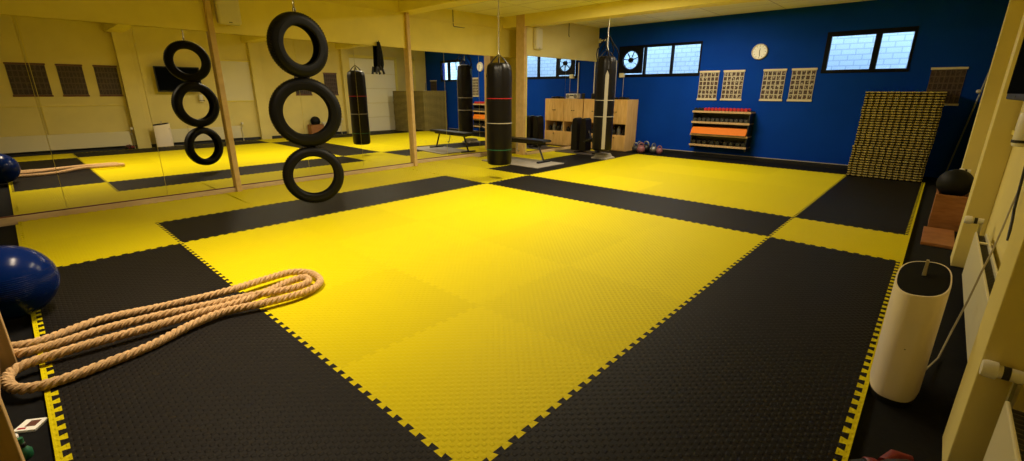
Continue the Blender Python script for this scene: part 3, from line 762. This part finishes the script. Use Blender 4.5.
m.build('box_panels', M['box_wood'], wb, bevel=.003)
tag(MB().box(-.12, .12, -.36, .36, 0, .03).build('wooden_board', M['box_wood'], None, (5.235, 5.20, FZ), bevel=.003), 'flat reddish board lying on the floor in front of the wooden box', 'board')
tag(MB().ball((0, 0, 0), .15).build('medicine_ball', M['ball_black'], None, (5.27, 5.86, FZ+.37+.1025), smooth=True), 'black medicine ball sitting in the wooden box', 'ball')
po = tag(empty('door_edge_glint', (5.36, 9.3, FZ)), 'added grey bar in place of a door edge highlight, past the mat stack', 'pole')  # bar and knob added for a door edge's highlight and its handle
MB().cyl((-.13, .1, 0), (.06, .40, 1.70), .012, seg=8).build('glint_bar', M['grey_steel'], po)
MB().ball((.0, .30, 1.42), .03, 14).build('knob', M['white'], po, smooth=True)

# boxes high on the mirror wall
def wallbox(loc, w_, h, d, label):
    e = tag(empty('wall_unit', loc), label, 'wall unit', 'pale units above the mirrors')
    MB().box(0, d, -w_/2, w_/2, 0, h).build('unit_case', M['white_enamel'], e, bevel=.03, seg=4)
    MB().box(d-.002, d+.003, -w_/2+.025, w_/2-.025, .03, h-.03).build('grille', M['white_enamel'], e, bevel=.002)
    MB().box(d+.002, d+.005, -.02, .02, .018, .03).build('badge', M['grey_mark'], e)
wallbox((M1+.013, 1.405, 2.20), .28, .36, .10, 'pale wall unit above the mirrors beside the first post')
wallbox((M4+.013, 7.28, 2.24), .22, .44, .10, 'pale wall unit above the mirrors beside the third post')
for k, (x, y, z0, lb) in enumerate([(x3(5.55)+.02, 5.55, 2.62, 'thin dark conduit above the mirrors between second and third posts'), (M4+.02, 8.45, 2.62, 'thin dark conduit above the mirrors near the blue wall')]):
    o = MB().tube([(x, y, CZ), (x, y, z0), (x, y+.02, z0-.02), (x, y+.30 if k == 0 else y+.03, z0-.02)], .008, 6).build('conduit', M['grey_mark'], None)
    tag(o, lb, 'conduit', 'conduits on the boards')
struct('trim_16', box(M2+.012, M2+.03, 1.26, 4.25, 2.66, 2.675), M['cream'])
struct('trim_17', slant(.012, .03, 4.35, 6.87, 2.66, 2.675), M['cream'])

# skipping ropes hung on the boards above the mirror
sr = tag(empty('skipping_ropes', (M2+.05, 3.66, 2.16)), 'bundle of black skipping ropes hanging above the mirror near the second post', 'skipping ropes')
MB().tube([(-.036, 0, 0), (.03, 0, 0), (.035, 0, .02)], .006, 6).build('hook', M['steel'], sr)
rr_ = random.Random(3)
for k in range(12):
    o_ = rr_.uniform(-.075, .075); L = rr_.uniform(.36, .47); bul = rr_.uniform(-.02, .02); dx_ = rr_.uniform(-.02, .02)
    pts = [(.012+dx_*.5, o_*.3, .0)]
    for q in range(1, 9):
        t = q/8; pts.append((.015+dx_, o_*(.55+.45*t), -L*t))
    for q in range(1, 9):
        t = q/8; pts.append((.02+dx_*.8, o_*(1.0-.7*t)+(.016+bul)*math.sin(PI*t), -L*(1-t)))
    MB().tube(pts, .009, 6).build('rope_coil', M['rubber'], sr, smooth=True)
for k in range(4):
    a = k*1.6
    MB().cyl((.02, -.055+.03*k, -.39-.02*(k % 2)), (.02, -.08+.05*k, -.51+.03*(k % 3)), .019, seg=8).build('rope_handle', M['black_plastic'], sr)

# ------------------------------------------------------------------ battle rope
RP = [(1.55,-1.75),(1.60,-1.40),(1.52,-1.12),(1.43,-.85)]
def from_px(u, v, z):
    # floor point seen at a given place of the survey photograph
    F_, R_, D_ = CAMAX
    d = F_ + R_*((u-512)/FPX) + D_*((v-230.5)/FPX)
    t = (z-CAMP.z)/d.z; q = CAMP + d*t; return (q.x, q.y)
CAMP = Vector((5.0398, -.89472, 1.36933)); YAW, PITCH, ROLL, FPX = -.74259, .29553, -.00267, 456.543
Fv = Vector((math.sin(YAW)*math.cos(PITCH), math.cos(YAW)*math.cos(PITCH), -math.sin(PITCH)))
Rv0 = Vector((math.cos(YAW), -math.sin(YAW), 0)); Dv0 = Fv.cross(Rv0)
Rv = Rv0*math.cos(ROLL) + Dv0*math.sin(ROLL); Dv = Dv0*math.cos(ROLL) - Rv0*math.sin(ROLL)
CAMAX = (Fv, Rv, Dv)
PX = [(-45,350,0),(0,348,0),(40,341,0),(100,320,0),(160,307,0),(220,297,1),(262,284,1),(290,276,1),(310,275,.6),(320,281,.3),(314,289,.3),(296,297,.5),(262,306,.6),(224,314,.5),(190,327,.3),(150,346,0),(110,362,0),(70,377,0),(40,386,0),(20,389,0),(9,385,0),(8,376,0),(22,367,.2),
      (60,356,.6),(100,345,.8),(150,331,.8),(200,317,1),(240,306,1),(270,294,1),(290,285,1),(304,281,1),(309,284,1),(302,289,1),(284,294,1),(250,301,1.3),(205,311,1.3),(150,322,1),(100,334,.8),(60,346,.6),(24,355,.5),(-5,356,.3),(-45,361,0)]
RR = .026
ctrl = [Vector((*from_px(u, v, RR), RR + h*.028)) for u, v, h in PX]
def catmull(P, step):
    out = []
    for i in range(len(P)-1):
        p0, p1, p2, p3 = P[max(i-1, 0)], P[i], P[i+1], P[min(i+2, len(P)-1)]
        n = max(2, int((p2-p1).length/step))
        for k in range(n):
            t = k/n
            out.append(.5*((2*p1) + (-p0+p2)*t + (2*p0-5*p1+4*p2-p3)*t*t + (-p0+3*p1-3*p2+p3)*t**3))
    out.append(P[-1]); return out
path = catmull(ctrl, .010)
rope = tag(empty('battle_rope', (ctrl[10].x, ctrl[10].y, 0)), 'thick natural battle rope looped across the black and yellow mats', 'rope')
d_acc = [0]
for a, b in zip(path[:-1], path[1:]): d_acc.append(d_acc[-1] + (b-a).length)
for k in range(3):
    pts = []
    for i, q in enumerate(path):
        dr_ = (path[min(i+1, len(path)-1)] - path[max(i-1, 0)]).normalized()
        sd = dr_.cross(Vector((0, 0, 1))).normalized(); up = sd.cross(dr_).normalized()
        a = 2*PI*(d_acc[i]/.105 + k/3)
        pts.append(q + sd*(.0135*math.cos(a)) + up*(.0135*math.sin(a)) - rope.location)
    MB().tube(pts, .0135, 7).build('strand', M['rope'], rope, smooth=True)

# ------------------------------------------------------------------ near corner: ball, wooden rack, small things
gb = tag(empty('exercise_ball', (.985, -1.085, 0)), 'shiny blue exercise ball on the edge of the mats near the mirrors', 'ball')
MB().ball((0, 0, .232), .23, 48).build('ball_shell', M['ball_blue'], gb, smooth=True)
rg = MB()
for k in range(-6, 7): 
    h = k*.012; q = math.sqrt(.23**2-h*h); rg.lathe([(q-.001, h-.0015), (q+.0012, h), (q-.001, h+.0015)], (0, 0, .232), 'Z', 48)
rg.build('grip_ribs', M['ball_blue'], gb, smooth=True)
MB().cyl((0, -.228, .232), (0, -.234, .232), .014, seg=14).build('plug', M['ball_black'], gb)
wr = tag(empty('wooden_rack', (2.215, -1.345, FZ)), 'low wooden rack with square legs at the near edge, partly out of view', 'rack')
for x, y in ((-.51, .20), (.54, .20), (-.51, -.22), (.54, -.22)): MB().box(x-.035, x+.035, y-.035, y+.035, 0, .36).build('leg', M['rack_wood'], wr, bevel=.004)
MB().box(-.57, .64, -.29, .24, .36, .385).build('top_board', M['rack_wood'], wr, bevel=.004)
cd = tag(empty('packet', (2.385, -1.092, FZ), .95), 'small white packet with dark red print lying on the black floor', 'packet')
MB().box(-.042, .042, -.04, .04, 0, .012).build('packet_body', M['paper'], cd, bevel=.002)
MB().box(-.012, .026, -.014, .026, .012, .013).build('printed_block', M['bar_red'], cd); MB().box(-.03, .0, -.03, -.02, .012, .013).build('print_line', M['red'], cd)
tag(MB().lathe([(.012, 0), (.028, 0), (.028, .03), (.012, .03)], seg=20, closed_prof=True).build('tape_roll', M['paper'], None, (2.47, -1.155, FZ), smooth=True), 'small white tape roll beside the rack leg on the black floor', 'tape roll')
bt = tag(empty('green_bottle', (2.615, -1.115, FZ)), 'dark green bottle standing at the near edge by the rack leg', 'bottle')
MB().lathe([(0, 0), (.022, 0), (.024, .008), (.024, .03), (.014, .045), (.010, .05), (.010, .09), (0, .09)], seg=20).build('bottle_body', M['green'], bt, smooth=True)
MB().lathe([(0, .05), (.0125, .05), (.0125, .065), (.009, .068), (0, .068)], seg=16).build('cap', M['black_plastic'], bt)
# boxing glove at the near edge
gl = tag(empty('boxing_glove', (5.16, 1.035, FZ), .5), 'red and black boxing glove on the black floor at the near edge', 'glove')
m = MB(); rings = []
for t, ry, rz, z in ((0, .035, .035, .05), (.05, .045, .045, .055), (.09, .04, .04, .055), (.13, .058, .05, .06), (.19, .066, .056, .062), (.24, .055, .05, .058), (.27, .02, .02, .055)):
    rings.append([(t-.13, ry*math.cos(2*PI*k/18), max(.003, z+rz*math.sin(2*PI*k/18))) for k in range(18)])
m.loft(rings).build('glove_shell', M['black_plastic'], gl, smooth=True)
MB().tube([(.0, .05, .06), (.05, .088, .07), (.10, .08, .075)], [.026, .028, .016], 10).build('thumb', M['dark_red'], gl, smooth=True)
MB().lathe([(.047, -.085), (.051, -.08), (.051, -.05), (.047, -.045)], (0, 0, .055), 'X', 20).build('wrist_strap', M['dark_red'], gl, smooth=True)
MB().tube([(.02, -.04, .105), (.09, -.0, .117), (.125, .03, .09)], .012, 8).build('knuckle_patch', M['dark_red'], gl, smooth=True)

# ------------------------------------------------------------------ ceiling lights
LIGHTS = [(1.5, -.05, 54, 'ceiling light panel in the near bay', (1.0, .80, .56), 118), (1.3, 2.9, 78, 'ceiling light panel between the first and second beams', LAMP_COL, 155),
          (.8, 5.5, 78, 'ceiling light panel between the second and third beams', LAMP_COL, 180), (1.15, 7.98, 64, 'ceiling light panel between the third beam and the blue wall', LAMP_COL, 180)]
for x, y, pw, lb, lc, sprd in LIGHTS:
    e = tag(empty('ceiling_light', (x, y, CZ)), lb, 'ceiling light', 'ceiling light panels')
    MB().box(-.62, .62, -.17, .17, -.05, 0).build('housing', M['white_enamel'], e, bevel=.006)
    MB().box(-.60, .60, -.15, .15, -.056, -.05).build('diffuser', M['lamp'], e)
    L = bpy.data.lights.new('tube_light', 'AREA'); L.shape = 'RECTANGLE'; L.size = 1.18; L.size_y = .28; L.energy = pw; L.color = lc; L.spread = math.radians(sprd)
    lo = bpy.data.objects.new('tube_light', L); C.objects.link(lo); lo.parent = e; lo.location = (0, 0, -.06)

# ------------------------------------------------------------------ daylight, camera, view
W = bpy.data.worlds.new('world'); S.world = W; W.use_nodes = True
bg = W.node_tree.nodes['Background']; bg.inputs[0].default_value = (.62, .84, 1.0, 1); bg.inputs[1].default_value = 6.0
cam = bpy.data.cameras.new('camera'); co = bpy.data.objects.new('camera', cam); C.objects.link(co)
cam.sensor_width = 36; cam.lens = FPX/1024*36; cam.clip_start = .02
mw = Matrix((( Rv.x, -Dv.x, -Fv.x, CAMP.x), (Rv.y, -Dv.y, -Fv.y, CAMP.y), (Rv.z, -Dv.z, -Fv.z, CAMP.z), (0, 0, 0, 1)))
co.matrix_world = mw
S.camera = co
S.view_settings.view_transform = 'Standard'; S.view_settings.look = 'None'
S.view_settings.exposure = 0.0; S.view_settings.gamma = 1.0; S.view_settings.use_curve_mapping = False
S.cycles.use_denoising = True
S.cycles.max_bounces = 10; S.cycles.diffuse_bounces = 5; S.cycles.glossy_bounces = 6; S.cycles.transparent_max_bounces = 12
